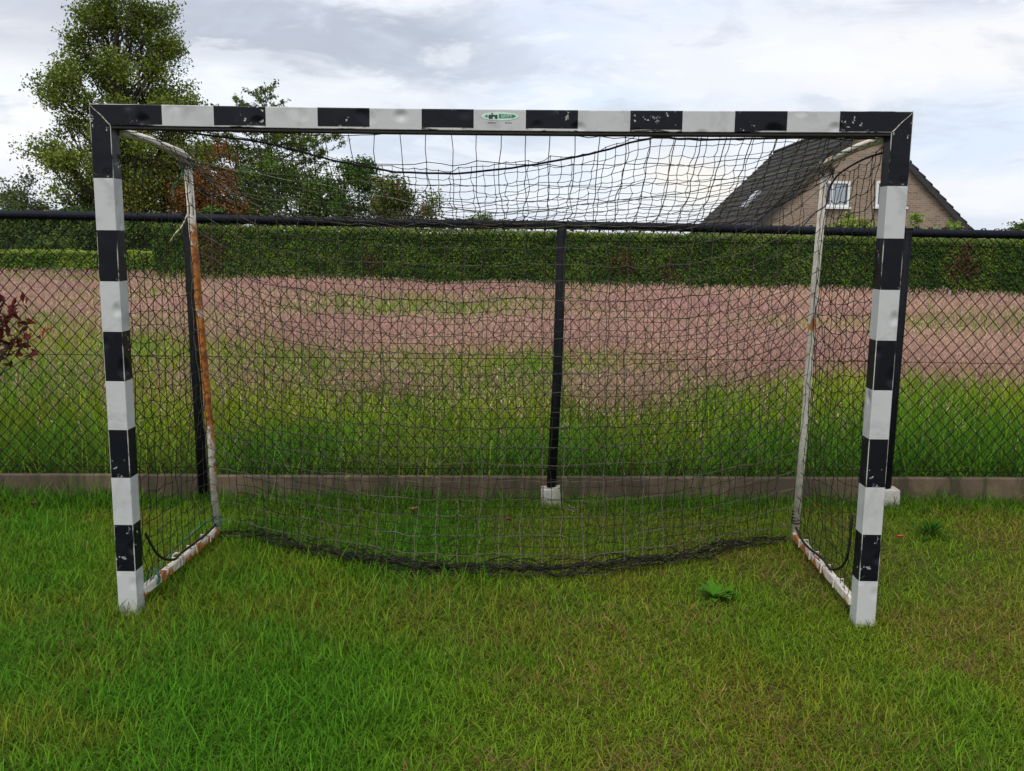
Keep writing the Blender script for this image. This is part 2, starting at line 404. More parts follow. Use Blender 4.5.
def text(name, s, size, x, z, y, mt, parent, sx=1.0, bold=.0):
    cu = bpy.data.curves.new(name, 'FONT'); cu.body = s; cu.size = size; cu.offset = bold; cu.extrude = .0002; cu.align_x = 'CENTER'
    to = bpy.data.objects.new(name, cu); COL.objects.link(to)
    dg = bpy.context.evaluated_depsgraph_get(); me = bpy.data.meshes.new_from_object(to.evaluated_get(dg))
    bpy.data.objects.remove(to); bpy.data.curves.remove(cu)
    me.transform(Matrix.Translation((x, y, z)) @ Matrix.Rotation(math.pi / 2, 4, 'X') @ Matrix.Diagonal((sx, 1, 1, 1)))
    return link(name, me, mt, parent)
text('lettering', 'elas', .028, cx - .026, cz - .0085, -.0022, M_dk, emb, .82, .0016)
text('lettering', 'sport', .0185, cx + .025, cz - .0045, -.0024, M_pale, emb, 1.05)
for x0, x1 in ((-.045, -.012), (.022, .046)):
    mb = MB(); xx = x0
    while xx < x1: mb.box((xx, -.0012, cz - .0235), (.0022, .0006, random.choice((.003, .004, .0048)))); xx += .0034
    mb.build('small_print', M_gry, goal)

# rear frame
RT = {-1: Vector((-1.48, .778, 1.936)), 1: Vector((1.52, .838, 1.937))}
RB = {-1: Vector((-1.485, 1.01, .05)), 1: Vector((1.545, 1.06, .05))}
for sg in (-1, 1):
    up = MB(); a, c = RB[sg], RT[sg]
    up.tube([a - Vector((0, 0, .04)), a.lerp(c, .3) + Vector((.004, 0, 0)), a.lerp(c, .7) + Vector((-.003, .006, 0)), c + Vector((0, 0, .01))], .0185, 12)
    up.build('rear_upright', M_rust if sg < 0 else M_flake, goal, True)
    tp = MB(); p0 = Vector((sg * 1.5, .08, 1.985)); p1 = RT[sg]
    tp.tube([p0, p0.lerp(p1, .4) + Vector((0, 0, .012)), p1 - (p1 - p0).normalized() * .06 + Vector((0, 0, .012)), p1 + Vector((0, .008, -.004))], .017, 12)
    tp.build('top_stay', M_flake, goal, True)
    gb = MB(); p0 = Vector((sg * 1.505, .07, .085)); p1 = RB[sg] + Vector((0, .015, .0))
    d = (p1 - p0); q = d.to_track_quat('X', 'Z').to_matrix()
    gb.box((p0 + p1) / 2, (d.length, .030, .038), 0, q)
    gb.build('ground_bar', M_rust2, goal, bevel=.004)
    for k in range(4):
        ho = MB(); pp = p0.lerp(p1, .2 + .2 * k) + Vector((0, 0, .02)); ho.tube([pp + Vector((-.024, 0, -.03)), pp + Vector((-.022, 0, .008)), pp + Vector((.022, .004, .008)), pp + Vector((.024, .004, -.03))], .0035, 5)
        ho.build('net_hook', M_rust, goal)

# ---- net
def sn(a, b_): return float(vn(a * 1.0, b_ * 1.0, 1.0)) - .5
class Surf:
    """a net of knots P[i][j]; cords are drawn along both directions"""
    def __init__(s, P): s.P = P
    def cords(s, mb, r, slack=.006, knots=0, ii=True, jj=True, mi=0):
        P = s.P; ni, nj = len(P), len(P[0])
        def run(line, seed):
            pts = [line[0]]
            for k in range(1, len(line)):
                a, c = line[k - 1], line[k]
                mid = (a + c) / 2 + Vector((random.uniform(-1, 1), random.uniform(-1, 1), random.uniform(-1.4, .3))) * slack * .6
                pts += [mid, c]
            mb.tube(pts, r, 4, mi)
        if ii:
            for i in range(ni): run(P[i], i)
        if jj:
            for j in range(nj): run([P[i][j] for i in range(ni)], j)
        if knots:
            for i in range(ni):
                for j in range(nj):
                    p = P[i][j]; bb = len(mb.v); k = knots
                    mb.v += [tuple(p + Vector(d) * k) for d in ((1, 0, 0), (-1, 0, 0), (0, 1, 0), (0, -1, 0), (0, 0, 1), (0, 0, -1))]
                    for q in ((0, 2, 4), (2, 1, 4), (1, 3, 4), (3, 0, 4), (2, 0, 5), (1, 2, 5), (3, 1, 5), (0, 3, 5)):
                        mb.f.append(tuple(bb + z for z in q)); mb.m.append(mi)
def ridge(s, pw=5.0, zc=1.625):
    k = abs(s) ** pw; e = RT[-1] if s < 0 else RT[1]
    return Vector((1.5 * s + (e.x - 1.5 * (1 if s > 0 else -1)) * abs(s), .87 + (e.y - .87) * k, zc + (e.z - zc) * k + .006 * math.sin(9 * s)))
BOT = [(-1.0, 1.0), (-.86, .97), (-.72, .80), (-.55, .67), (-.38, .55), (-.25, .50), (0, .475), (.2, .49), (.35, .55), (.5, .63), (.65, .74), (.8, .89), (.9, .98), (1.0, 1.03)]
def bot_y(s): return float(np.interp(s, [a for a, _ in BOT], [c for _, c in BOT]))
def main_row(s, t):
    """t 0..1 roof of the net (crossbar to ridge), 1..2 back (ridge to the grass)"""
    e = 1 - min(1, abs(s)) ** 2.2
    jx = .012 * sn(s * 7 + 3, t * 5); 
    if t <= 1:
        a = Vector((1.48 * s, .083, 1.986)); r = ridge(s)
        p = a.lerp(r, t); p.z -= (.11 * e * math.sin(math.pi * t ** .75) + .02 * e * sn(s * 5, t * 6)); p.x += jx
        return p
    k = t - 1; r = ridge(s); bx = 1.49 * s; yb = bot_y(s)
    y = r.y + (yb - r.y) * k ** 2.6 + .10 * e * math.sin(math.pi * min(1, k * 1.1)) * (1 - k) + .03 * sn(s * 4 + 9, k * 5)
    z = r.z * (1 - k) ** 1.0 + .03 * k
    z -= .10 * e * math.sin(math.pi * k) * k * (1 - .4 * k) + .03 * sn(s * 6 + 20, k * 9) * (1 - k) * e
    x = r.x + (bx - r.x) * k + jx + .015 * sn(s * 6 + 1, k * 7 + 40) * e
    return Vector((x, y, max(z, .02)))
ncol, nroof, nback = 30, 8, 19
P = []
for i in range(ncol + 1):
    s = -1 + 2 * i / ncol; ed = 0 if i in (0, ncol) else 1
    line = [main_row(s, j / nroof) for j in range(nroof)] + [main_row(s, 1 + j / nback) for j in range(nback + 1)]
    for j in range(1, len(line)): line[j] = line[j] + Vector((random.gauss(0, .005), random.gauss(0, .004), random.gauss(0, .006))) * ed
    P.append(line)
net = MB(); Surf(P).cords(net, .0021, .010, .0046)
netobj = net.build('net', M_cord, goal)
# side nets, hanging between post and rear upright
for sg in (-1, 1):
    P = []; nz, ny = 28, 12
    for i in range(ny + 1):
        t = i / ny; line = []
        for j in range(nz + 1):
            k = j / nz
            a = Vector((sg * 1.5, .085, 1.96 - 1.86 * k)); c = RT[sg].lerp(RB[sg] + Vector((0, 0, .05)), k) + Vector((0, 0, -.02))
            p = a.lerp(c, t); bow = math.sin(math.pi * t) * math.sin(math.pi * min(1, k * 1.05))
            p.x += sg * (-.035 * bow + .02 * sn(t * 4 + 5 * sg, k * 9)); p.z -= .05 * math.sin(math.pi * t) * (1 - k) + .02 * sn(t * 5, k * 6 + 9 * sg)
            line.append(p + Vector((random.gauss(0, .004), random.gauss(0, .006), random.gauss(0, .007))))
        P.append(line)
    mb = MB(); Surf(P).cords(mb, .0017, .006, .004); mb.build('side_net', M_fine, goal)
# fine catch net hung from the dark rope under the crossbar
ROPE = [(150, 128), (190, 133), (256, 141), (300, 151), (330, 160), (395, 172), (455, 174), (512, 168), (560, 160), (600, 152), (640, 140), (658, 137), (700, 140), (760, 139), (830, 137), (884, 139)]
ropts = [Vector(at(u, v_, .125)) for u, v_ in ROPE]
mb = MB(); rp = []
for a, c in zip(ropts[:-1], ropts[1:]):
    for q in range(4): rp.append(a.lerp(c, q / 4) + Vector((0, random.gauss(0, .001), random.gauss(0, .0012))))
rp.append(ropts[-1]); mb.tube(rp, .0042, 6); mb.build('head_rope', M_rope, goal, True)
rx = [p.x for p in ropts]; rz = [p.z for p in ropts]
P = []; nr = 15; ncf = 62
for i in range(ncf + 1):
    x = -1.36 + 2.76 * i / ncf; s = x / 1.5; top = Vector((x, .128, float(np.interp(x, rx, rz)) + .016)); r = ridge(s) + Vector((.10 * (s - .15), -.01, .0)); e = 1 - min(1, abs(s)) ** 2.2
    line = []
    for j in range(nr + 1):
        t = j / nr; p = top.lerp(r, t); p.z -= .055 * e * math.sin(math.pi * t ** .8) + .025 * sn(s * 8 + 50, t * 5); p.x += .035 * sn(s * 3 + 70, t * 4) + (.05 * t * (1 - t) * 2 * s)
        line.append(p + Vector((random.gauss(0, .004), random.gauss(0, .004), random.gauss(0, .004))))
    for j in range(1, 35):
        k = j / 34; p = main_row(s, 1 + k) + Vector((.02 * sn(s * 7 + 33, k * 6), -.035 * math.sin(math.pi * min(1, k * 1.02)) + .02 * sn(s * 5 + 13, k * 8), .035 * sn(s * 6 + 90, k * 7) * (1 - k)))
        p.z = max(.03, p.z - .05 * e * k * k * (1 - k) * 4)
        line.append(p + Vector((random.gauss(0, .005), random.gauss(0, .004), random.gauss(0, .005))))
    P.append(line)
mb = MB(); Surf(P).cords(mb, .0016, .006, .0034); mb.build('catch_net', M_fine, goal)
mb = MB(); mb.tube([ridge(s, 1.35, 1.70) + Vector((0, -.02, .004 * math.sin(s * 30))) for s in np.linspace(-1, 1, 50)], .0024, 6); mb.build('ridge_rope', M_ridge, goal, True)
# gathered foot of the net lying in the grass
mb = MB()
for k in range(26):
    pts = []; ph = random.uniform(0, 9); ra = random.uniform(.006, .055)
    s0, s1 = (-1, 1) if k < 5 else sorted((random.uniform(-1, 1), random.uniform(-1, 1)))
    for s in np.linspace(s0, s1, max(8, int(110 * (s1 - s0) / 2))):
        yy = bot_y(float(s)); e = 1 - abs(s) ** 3
        pts.append((1.49 * s + random.gauss(0, .006), yy + ra * (.6 + math.sin(s * 21 + ph)) + random.gauss(0, .007), .04 + .018 * e + .016 * math.sin(s * 17 + ph * 2) * ra / .03 + random.gauss(0, .006)))
    mb.tube(pts, random.uniform(.0018, .0034) if k else .006, 5)
mb.build('foot_rope', M_mud, goal)
# loose cord ends, ties
def cord(name, pts, r, mt):
    mb = MB(); P_ = [Vector(p) for p in pts]; out = []
    for i in range(len(P_) - 1):
        p0, p1, p2, p3 = P_[max(i - 1, 0)], P_[i], P_[i + 1], P_[min(i + 2, len(P_) - 1)]
        for q in range(6):
            t = q / 6; out.append(.5 * ((2 * p1) + (p2 - p0) * t + (2 * p0 - 5 * p1 + 4 * p2 - p3) * t * t + (3 * p1 - p0 - 3 * p2 + p3) * t ** 3))
    out.append(P_[-1]); mb.tube(out, r, 6); return mb.build(name, mt, goal, True)
cord('side_rope', [at(889, 151, .12), at(862, 160, .35), at(838, 175, .7), at(829, 190, .84)], .0045, M_rope)
cord('side_rope', [at(829, 190, .84), at(826, 205, .8), at(815, 213, .7), at(803, 226, .62)], .0032, M_rope)
cord('loose_string', [at(188, 213, .78), at(182, 226, .75), at(175, 234, .73), at(170, 242, .74)], .0035, M_string)
cord('tie', [at(181, 160, .75), at(182, 175, .75), at(175, 184, .74), at(172, 190, .75), at(175, 198, .75)], .0032, M_tie)
for sg in (-1, 1):
    mb = MB(); c = RT[sg]
    for k in range(26):
        a = random.uniform(0, 6.3); r = random.uniform(.02, .035)
        pts = [c + Vector((r * math.cos(a + q) + random.gauss(0, .006), r * math.sin(a + q), -.07 * random.random() - .01 * q + .03)) for q in (0, .8, 1.6, 2.4)]
        mb.tube(pts, .0026, 4)
    mb.build('net_tangle', M_cord, goal)
mb = MB(); c = RB[-1].lerp(RT[-1], .02)
for k in range(5): mb.tube([c + Vector((.021 * math.cos(a), .021 * math.sin(a), .012 * k + .004 * math.sin(a + k))) for a in np.linspace(0, 6.4, 14)], .0042, 6)
mb.build('tie', M_tie, goal, True)
mb = MB(); c = RB[1].lerp(RT[1], .04)
for k in range(5): mb.tube([c + Vector((.021 * math.cos(a), .021 * math.sin(a), .014 * k + .004 * math.sin(a + k))) for a in np.linspace(0, 6.4, 14)], .004, 6)
mb.build('tie', M_mud, goal, True)
p0 = Vector((-1.505, .07, .1)); p1 = RB[-1]
for k, mt in ((.12, M_tie), (.42, M_string)):
    mb = MB(); c = p0.lerp(p1, k)
    for q in range(2): mb.tube([c + Vector((.027 * math.cos(a), .01 * q, .006 + .032 * math.sin(a))) for a in np.linspace(0, 6.4, 14)], .004, 6)
    mb.build('tie', mt, goal, True)
cord('tie', [p0.lerp(p1, .14) + Vector((0, 0, .03)), p0.lerp(p1, .45) + Vector((0, .02, .07)), p0.lerp(p1, .8) + Vector((.0, .02, .09)), p1 + Vector((0, 0, .08))], .003, M_tie)
cord('side_rope', [(-1.49, .1, .33), (-1.48, .2, .2), (-1.47, .34, .13), (-1.485, .5, .11), (-1.485, .8, .09), tuple(RB[-1] + Vector((0, 0, .04)))], .006, M_mud)
cord('side_rope', [(1.49, .1, .45), (1.485, .12, .25), (1.49, .3, .14), (1.51, .5, .12), (1.52, .8, .09), tuple(RB[1] + Vector((0, 0, .05)))], .006, M_mud)

# ------------------------------------------------------------------ fence
fence = empty('chain_link_fence', (.3, fy(.3), 0), 'dark chain-link fence with round top rail running behind the goal', 'fence')
px = [-7.72, -5.72, -3.72, -1.79, .30, 2.32, 4.34, 6.36, 8.38]
def rail_z(x): return 1.652 - .0085 * x
lean = {0.30: .035}
for x in px:
    mb = MB(); ln = lean.get(x, .02 if x > 2 else -.045)
    mb.tube([(x - (.018 if x == .30 else 0), fy(x), .0), (x + ln * .3, fy(x), .8), (x + ln * .6, fy(x), rail_z(x) + .014)], .0285, 14)
    mb.box((x + ln * .6, fy(x), rail_z(x) + .019), (.046, .046, .012)); mb.build('fence_post', M_post, fence, True)
mb = MB(); mb.tube([(x, fy(x) + .0, rail_z(x) + .003 * math.sin(x * 2)) for x in np.linspace(-8.6, 9.2, 64)], .0245, 14); mb.build('top_rail', M_rail, fence, True)
# woven mesh: interlocked zig-zag wires; loops of the top row wrap the rail
mb = MB(); aW = .0392; zb = .165; rowh = .0445
x = -8.6; k = 0
while x < 9.2:
    zt = rail_z(x) + .028; nn = int(round((zt - zb) / rowh)); st = (zt - zb) / nn
    pts = []
    for j in range(nn + 1):
        sx = aW * .53 * (1 if ((j + k) % 2 == 0) else -1); z = zb + j * st
        wob = .004 * sn(x * 2 + 5, z * 3)
        pts.append((x + sx + wob, fy(x) + .036 + (.0022 if sx > 0 else -.0022) + .012 * sn(x * 1.3, z * 1.7 + 8), z))
    top = pts[-1]; pts.append((top[0], fy(x), rail_z(x) + .030)); pts.append((top[0] + .01, fy(x) - .028, rail_z(x) - .004)); pts.append((top[0] + .022, fy(x) - .002, rail_z(x) - .029)); pts.append((top[0] + .03, fy(x) + .034, rail_z(x) - .02))
    mb.tube(pts, .0032, 4, cap=False); x += aW * 1.0; k += 1
mb.build('wire_mesh', M_wire, fence)
for z in (.2, .87, 1.56):
    mb = MB(); mb.tube([(x, fy(x) + .040, z - .003 * x + .006 * math.sin(x * 1.1)) for x in np.linspace(-8.6, 9.2, 90)], .0019, 5); mb.build('tension_wire', M_wire, fence)
BL = ['concrete board at the far left end of the fence, outside the photo', 'concrete board at the fence, just beyond the left edge of the photo', 'stained concrete board at the foot of the fence, left of the left goal post', 'mossy concrete board behind the net, between left and middle fence posts', 'mossy concrete board behind the net, right of the middle fence post', 'concrete board at the foot of the fence, right of the right goal post', 'concrete board at the fence, beyond the right edge of the photo', 'concrete board at the far right end of the fence, outside the photo']
for i, (a, c) in enumerate(zip(px[:-1], px[1:])):
    mb = MB(); x0, x1 = a + .006, c - .006; ang = math.atan(.035)
    top = .150 + random.uniform(-.004, .004)
    mb.box(((x0 + x1) / 2, fy((a + c) / 2) + .062, top / 2 - .1), (x1 - x0, .045, top + .2), 0, Matrix.Rotation(ang, 3, 'Z'))
    tag(mb.build('concrete_board', M_conc, bevel=.006), BL[i], 'concrete board', 'concrete boards along the foot of the fence')
FL = {.30: 'whitish concrete footing at the foot of the middle fence post', 2.32: 'pale concrete footing beside the right goal post, under the right fence post'}
for x, lb in FL.items():
    mb = MB(); s_ = .055
    pr = [(-1, -1), (1, -1), (1.05, 1), (-1.04, 1)]
    bt = [(x - .018 * (x < 1) + s_ * q * 1.1, fy(x) - .025 + s_ * w * 1.05, -.05) for q, w in pr]; tp = [(x - .018 * (x < 1) + s_ * q, fy(x) - .025 + s_ * .98 * w, .095 + .01 * (q > 0)) for q, w in pr]
    mb.quad(tp); mb.quad(bt[::-1])
    for j in range(4): mb.quad([bt[j], bt[(j + 1) % 4], tp[(j + 1) % 4], tp[j]])
    tag(mb.build('post_footing', M_foot), lb, 'footing', 'concrete footings of the fence posts')

# ------------------------------------------------------------------ lawn
def pick(n, x0, x1, y0, y1, wfun):
    out = np.zeros((0, 2))
    while len(out) < n:
        p = np.stack([rng.uniform(x0, x1, n * 2), rng.uniform(y0, y1, n * 2)], 1)
        p = p[rng.random(len(p)) < wfun(p)]; out = np.concatenate([out, p])
    return out[:n]
def in_view(p, margin=.25): 
    D = p[:, 1] - CAM[1]; return np.abs(p[:, 0] - CAM[0]) < D * .56 + margin
def mixc(a, c, t): return np.array(a) * (1 - t[:, None]) + np.array(c) * t[:, None]
def lawn_part(n, kind):
    def wf(p):
        D = np.maximum(p[:, 1] - CAM[1], .6); w = np.clip((2.6 / D) ** .8, 0, 1) * np.where(in_view(p), 1, np.where(in_view(p, 1.6), .5, .18))
        d = fbm(p[:, 0], p[:, 1], .5); 
        return w * np.clip(.35 + 1.2 * (d - .2), .12, 1) if kind == 'green' else w * np.clip((fbm(p[:, 0] + 31, p[:, 1], .42) - .46) * 5 + .04 * (p[:, 0] > 0), .04, 1)
    p = pick(n, -8.6, 8.8, -2.9, 1.98, wf); x, y = p[:, 0], p[:, 1]
    keep = y < fy(x) + .03; p = p[keep]; x, y = p[:, 0], p[:, 1]; n = len(p)
    base = np.stack([x, y, np.zeros(n)], 1); az = rng.uniform(0, 2 * np.pi, n)
    pt = fbm(x + 5, y + 11, 1.1); lush = np.clip((-x * .22 + .50 + (pt - .5) * 1.9) + .8 * np.exp(-((x + 1.5) / .8) ** 2 - ((y + .9) / .45) ** 2), 0, 1)
    near_board = np.clip(1.3 - (fy(x) - y) / .26, 0, 1)
    if kind == 'green':
        h = (.60 + .36 * lush) * (.036 + .05 * rng.random(n) + .046 * lush * rng.random(n) + (.05 + .32 * np.clip(fbm(x * 2, y, .35) - .3, 0, 1)) * near_board * rng.random(n)) * np.where(rng.random(n) < .05, 1.5, 1)
        w = rng.uniform(.0015, .0036, n) * (1 + .2 * lush); lean_ = rng.uniform(.05, 1.25, n); curl = rng.uniform(.2, 1.5, n)
        lush = np.clip(lush + near_board * .8, 0, 1); c = mixc((.160, .245, .013), (.078, .215, .011), lush) * (1 - .25 * near_board[:, None]); v = rng.random(n)
        c = mixc((1, 1, 1), (1, 1, 1), v) * c
        yel = np.clip((fbm(x + 20, y, .6) - .42) * 3, 0, 1) * rng.random(n) * .8 * (1 - near_board)
        c = c * (1 - yel[:, None]) + np.array((.25, .20, .022)) * yel[:, None]
        c *= (.42 + 1.05 * rng.random(n))[:, None]
    else:
        h = rng.uniform(.03, .075, n); w = rng.uniform(.0018, .0034, n); lean_ = rng.uniform(.7, 1.45, n); curl = rng.uniform(-.1, .5, n)
        c = mixc((.19, .105, .040), (.38, .28, .09), rng.random(n) ** 1.4) * (.35 + .85 * rng.random(n))[:, None]
        base[:, 2] = rng.uniform(0, .018, n)
    return blades(base, h, w, az, lean_, curl, c, rng.uniform(0, 6.28, n) if kind != 'green' else None)
V, q, t, c = lawn_part(600000, 'green')
tag(link('lawn_grass', np_mesh('lawn_grass', V, q, t, c), M_grass), 'short patchy green lawn grass in front of the fence', 'grass', kind='stuff')
V, q, t, c = lawn_part(65000, 'dry')
tag(link('dry_grass', np_mesh('dry_grass', V, q, t, c), M_grass), 'dead brown grass blades lying between the green lawn grass', 'grass', kind='stuff')

# ------------------------------------------------------------------ meadow
def edge_y(x): return np.where(x < -2, 16.9 - .15 * x - .33 * (x + 2), 17.2 - .15 * x) - 1.0
def mwf(p, near=1.0):
    D = p[:, 1] - CAM[1]; return np.clip((6 / D) ** near, 0, 1) * np.where(np.abs(p[:, 0] - CAM[0]) < D * .58 + 1.0, 1, .12) * (p[:, 1] < edge_y(p[:, 0]))
def pink_field(x, y):
    """where the grass is in seed: far band and a few loose patches nearer"""
    k = np.clip((y + (fbm(x * .55, y, 1.6) - .5) * 3.6 - 4.0 + .05 * x) / 2.2, 0, 1)
    for (a, c_, r) in ((1.05, 3.5, .6), (2.3, 3.3, .6), (3.5, 3.2, 1.1), (2.6, 3.9, .9), (.6, 4.6, .6), (-1.0, 4.3, .5), (2.9, 2.7, .35)):
        k = np.maximum(k, np.clip(1.3 - np.hypot((x - a), (y - c_) * .8) / r, 0, 1) * .6)
    green = np.clip((fbm(x * .5 + 40, y * 1.3 + 7, 2.2) - .49) * 6, 0, 1)
    return np.clip(k - green * .88, 0, 1)
n = 170000
p = pick(n, -17, 15, 1.93, 23, lambda p: mwf(p, 1.25)); x, y = p[:, 0], p[:, 1]; p = p[y > fy(x) + .15]; x, y = p[:, 0], p[:, 1]; n = len(p)
D = y - CAM[1]; base = np.stack([x, y, np.full(n, .05)], 1)
h = (.20 + .22 * rng.random(n) + .16 * fbm(x, y, .9) + .12 * np.clip((fbm(x * .5 + 40, y * 1.3 + 7, 2.2) - .44) * 5, 0, 1)) * np.clip(.62 + (y - 1.9) * .25, .6, 1.0)
w = rng.uniform(.0045, .0095, n) * (D / 6) ** .75
pt = fbm(x + 3, y, .8); c = mixc((.125, .265, .012), (.28, .34, .022), np.clip((pt - .35) * 3 + (rng.random(n) - .5) * .8, 0, 1))
nb = np.clip(1 - (y - 1.95) / 1.3, 0, 1) * rng.random(n); c = c * (1 - nb[:, None]) + np.array((.055, .18, .028)) * nb[:, None]
pk = pink_field(x, y); c = c * (1 - .55 * pk[:, None]) + np.array((.36, .27, .12)) * .55 * pk[:, None]
c *= (.65 + .7 * rng.random(n))[:, None]
V, q, t, c = blades(base, h, w, rng.uniform(0, 6.28, n), rng.uniform(.02, .35, n), rng.uniform(.1, 1.5, n), c)
tag(link('meadow_grass', np_mesh('meadow_grass', V, q, t, c), M_grass), 'tall lush green meadow grass behind the chain-link fence', 'grass', kind='stuff')
# flowering stems with loose pinkish panicles
n = 95000
p = pick(n, -17, 15, 1.95, 23, lambda p: mwf(p, .95) * (.02 + .98 * pink_field(p[:, 0], p[:, 1]) ** 1.2)); x, y = p[:, 0], p[:, 1]; p = np.concatenate([p, pick(4500, .2, 6.5, 2.5, 5.2, lambda p: .03 + .97 * pink_field(p[:, 0], p[:, 1])), pick(1800, -5, .2, 2.8, 5.0, lambda p: .05 + .95 * pink_field(p[:, 0], p[:, 1]))]); x, y = p[:, 0], p[:, 1]
ok = y > fy(x) + .18; p = p[ok]; x, y = p[:, 0], p[:, 1]; n = len(p)
D = y - CAM[1]; H = (.34 + .24 * rng.random(n)) * (.85 + .3 * fbm(x, y, 1.4)); az = rng.uniform(0, 6.28, n); ln = rng.uniform(.0, .28, n)
sc = np.clip(D / 10, .6, 1.6)
base = np.stack([x, y, np.full(n, .05)], 1); dd = np.stack([np.cos(az) * np.sin(ln), np.sin(az) * np.sin(ln), np.cos(ln)], 1)
tip = base + dd * H[:, None]
colp = mixc((.66, .41, .32), (.54, .285, .29), np.clip((fbm(x + 60, y * 1.4, 1.8) - .3) * 2.4, 0, 1)); tan_ = rng.random(n) * .5; colp = colp * (1 - tan_[:, None]) + np.array((.62, .46, .31)) * tan_[:, None]
colp *= (.7 + .6 * rng.random(n))[:, None]
Vs, qs, ts, cs = blades(base, H * 1.0, .0022 * sc, az, ln, np.zeros(n), mixc((.20, .19, .07), (.26, .15, .10), rng.random(n)))
K = 5; cc = []; siz = []; col = []
for k in range(K):
    f = .66 + .36 * k / (K - 1); off = rng.normal(size=(n, 3)) * np.array([.016, .016, .010]) * (1.15 - .15 * k) * sc[:, None]
    cc.append(base + dd * (H * f)[:, None] + off); siz.append((.050 - .005 * k) * sc * rng.uniform(.7, 1.2, n)); col.append(colp * (.85 + .3 * rng.random(n))[:, None])
Vl, ql, cl = leaf_mesh('', np.concatenate(cc), np.concatenate(siz) * 1.15, np.concatenate(col), .26, axis=np.tile(dd, (K, 1)))
V = np.concatenate([Vs, Vl]); q = np.concatenate([qs, ql + len(Vs)]); c = np.concatenate([cs, cl])
tag(link('seeding_grass', np_mesh('seeding_grass', V, q, ts, c), M_seed), 'pinkish seed heads of tall grass across the meadow beyond the fence', 'grass', kind='stuff')

# ------------------------------------------------------------------ hedges
def hedge(name, label, x0, x1, yf, depth, top, n, leaf, cA, cB, patches=(), lump=.12, topcol=None):
    x = rng.uniform(x0, x1, n); tz = top(x) if callable(top) else np.full(n, top)
    part = rng.random(n); front = part < .80
    z = np.where(front, tz * rng.random(n) ** .9, tz); bul = (fbm(x, z * 1.5, .8) - .5) * lump * 2
    yy = np.where(front, yf(x) - bul + np.abs(rng.normal(0, .05, n)), yf(x) + rng.random(n) * depth)
    z = z + np.where(front, 0, (fbm(x + 9, yy, .5) - .5) * lump * 1.2 + rng.normal(0, .025, n))
    nr = np.where(front[:, None], np.array([[0, -1, .25]]), np.array([[0, -.2, 1]]))
    c = mixc(cA, cB, np.clip((fbm(x * 1.3 + 50, z * 2.2, .45) - .3) * 2 + (rng.random(n) - .5) * .7, 0, 1))
    if topcol is not None:
        k = np.clip(1 - (tz - z) / .09, 0, 1) * .7 * rng.random(n); c = c * (1 - k[:, None]) + np.array(topcol) * k[:, None]
    for (a, b_, r, s_) in patches:
        dd_ = np.hypot(x - a, (z - b_) * s_) + (fbm(x * 3, z * 3, .3) - .5) * r * 1.6
        k = np.clip((r - dd_) / r * 1.6, 0, 1) * (rng.random(n) < .8); c = c * (1 - k[:, None]) + np.array((.11, .060, .026)) * k[:, None]
    c = c * (.55 + .8 * rng.random(n))[:, None]
    V, q, cl = leaf_mesh('', np.stack([x, yy, z], 1), leaf * rng.uniform(.7, 1.4, n), c, .5, 0, nr, .55)
    # solid dark twiggy core
    xs_ = np.linspace(x0, x1, 40); tt = (top(xs_) if callable(top) else np.full(40, top)) - .06; yv = yf(xs_) + .09
    core = np.concatenate([np.stack([xs_, yv, np.zeros(40)], 1), np.stack([xs_, yv, tt], 1), np.stack([xs_, yv + depth - .15, tt], 1), np.stack([xs_, yv + depth - .15, np.zeros(40)], 1)])
    fq = []
    for r_ in range(3):
        for i in range(39): fq.append((r_ * 40 + i, r_ * 40 + i + 1, (r_ + 1) * 40 + i + 1, (r_ + 1) * 40 + i))
    for i in (0, 39): fq.append((i, 40 + i, 80 + i, 120 + i))
    V = np.concatenate([V, core]); q = np.concatenate([q, np.array(fq) + len(cl)]); cl = np.concatenate([cl, np.tile(np.array([[.022, .030, .012]]), (160, 1))])
    o = link(name, np_mesh(name, V, q, None, cl), M_leaf); return tag(o, label, 'hedge')
hl = lambda x: 17.35 - .15 * x
hedge('clipped_hedge', 'long dark green clipped hedge with brown patches at the far edge of the meadow', -8.6, 17, hl, 1.1, lambda x: 1.665 - .012 * (x + 8) * .6, 150000, .048, (0.041, 0.098, 0.013), (0.138, 0.222, 0.025),
      [(9.2, 1.0, .42, 1.0), (9.25, 1.35, .2, .7), (2.3, 1.0, .35, 1), (3.3, .8, .25, 1), (-7.2, 1.1, .5, .6), (-3.3, .9, .3, 1)], .07, (0.203, 0.232, 0.043))
hedge('bushy_hedge', 'dark bushy untrimmed hedge at the left, behind the low bright hedge', -22, -8.3, lambda x: 22.2 - .12 * (x + 8), 1.4, lambda x: 1.93 + .12 * np.sin(x * 1.3) + .1 * np.sin(x * 2.9), 42000, .10, (0.033, 0.069, 0.018), (0.136, 0.200, 0.036), [], .22)
hedge('low_hedge', 'low bright green trimmed hedge at the left edge of the meadow', -21, -8.8, lambda x: 19.9 - .10 * (x + 9), .8, .99, 34000, .07, (0.065, 0.145, 0.017), (0.203, 0.290, 0.032), [(-13.4, .75, .35, .6)], .08, (0.319, 0.377, 0.058))

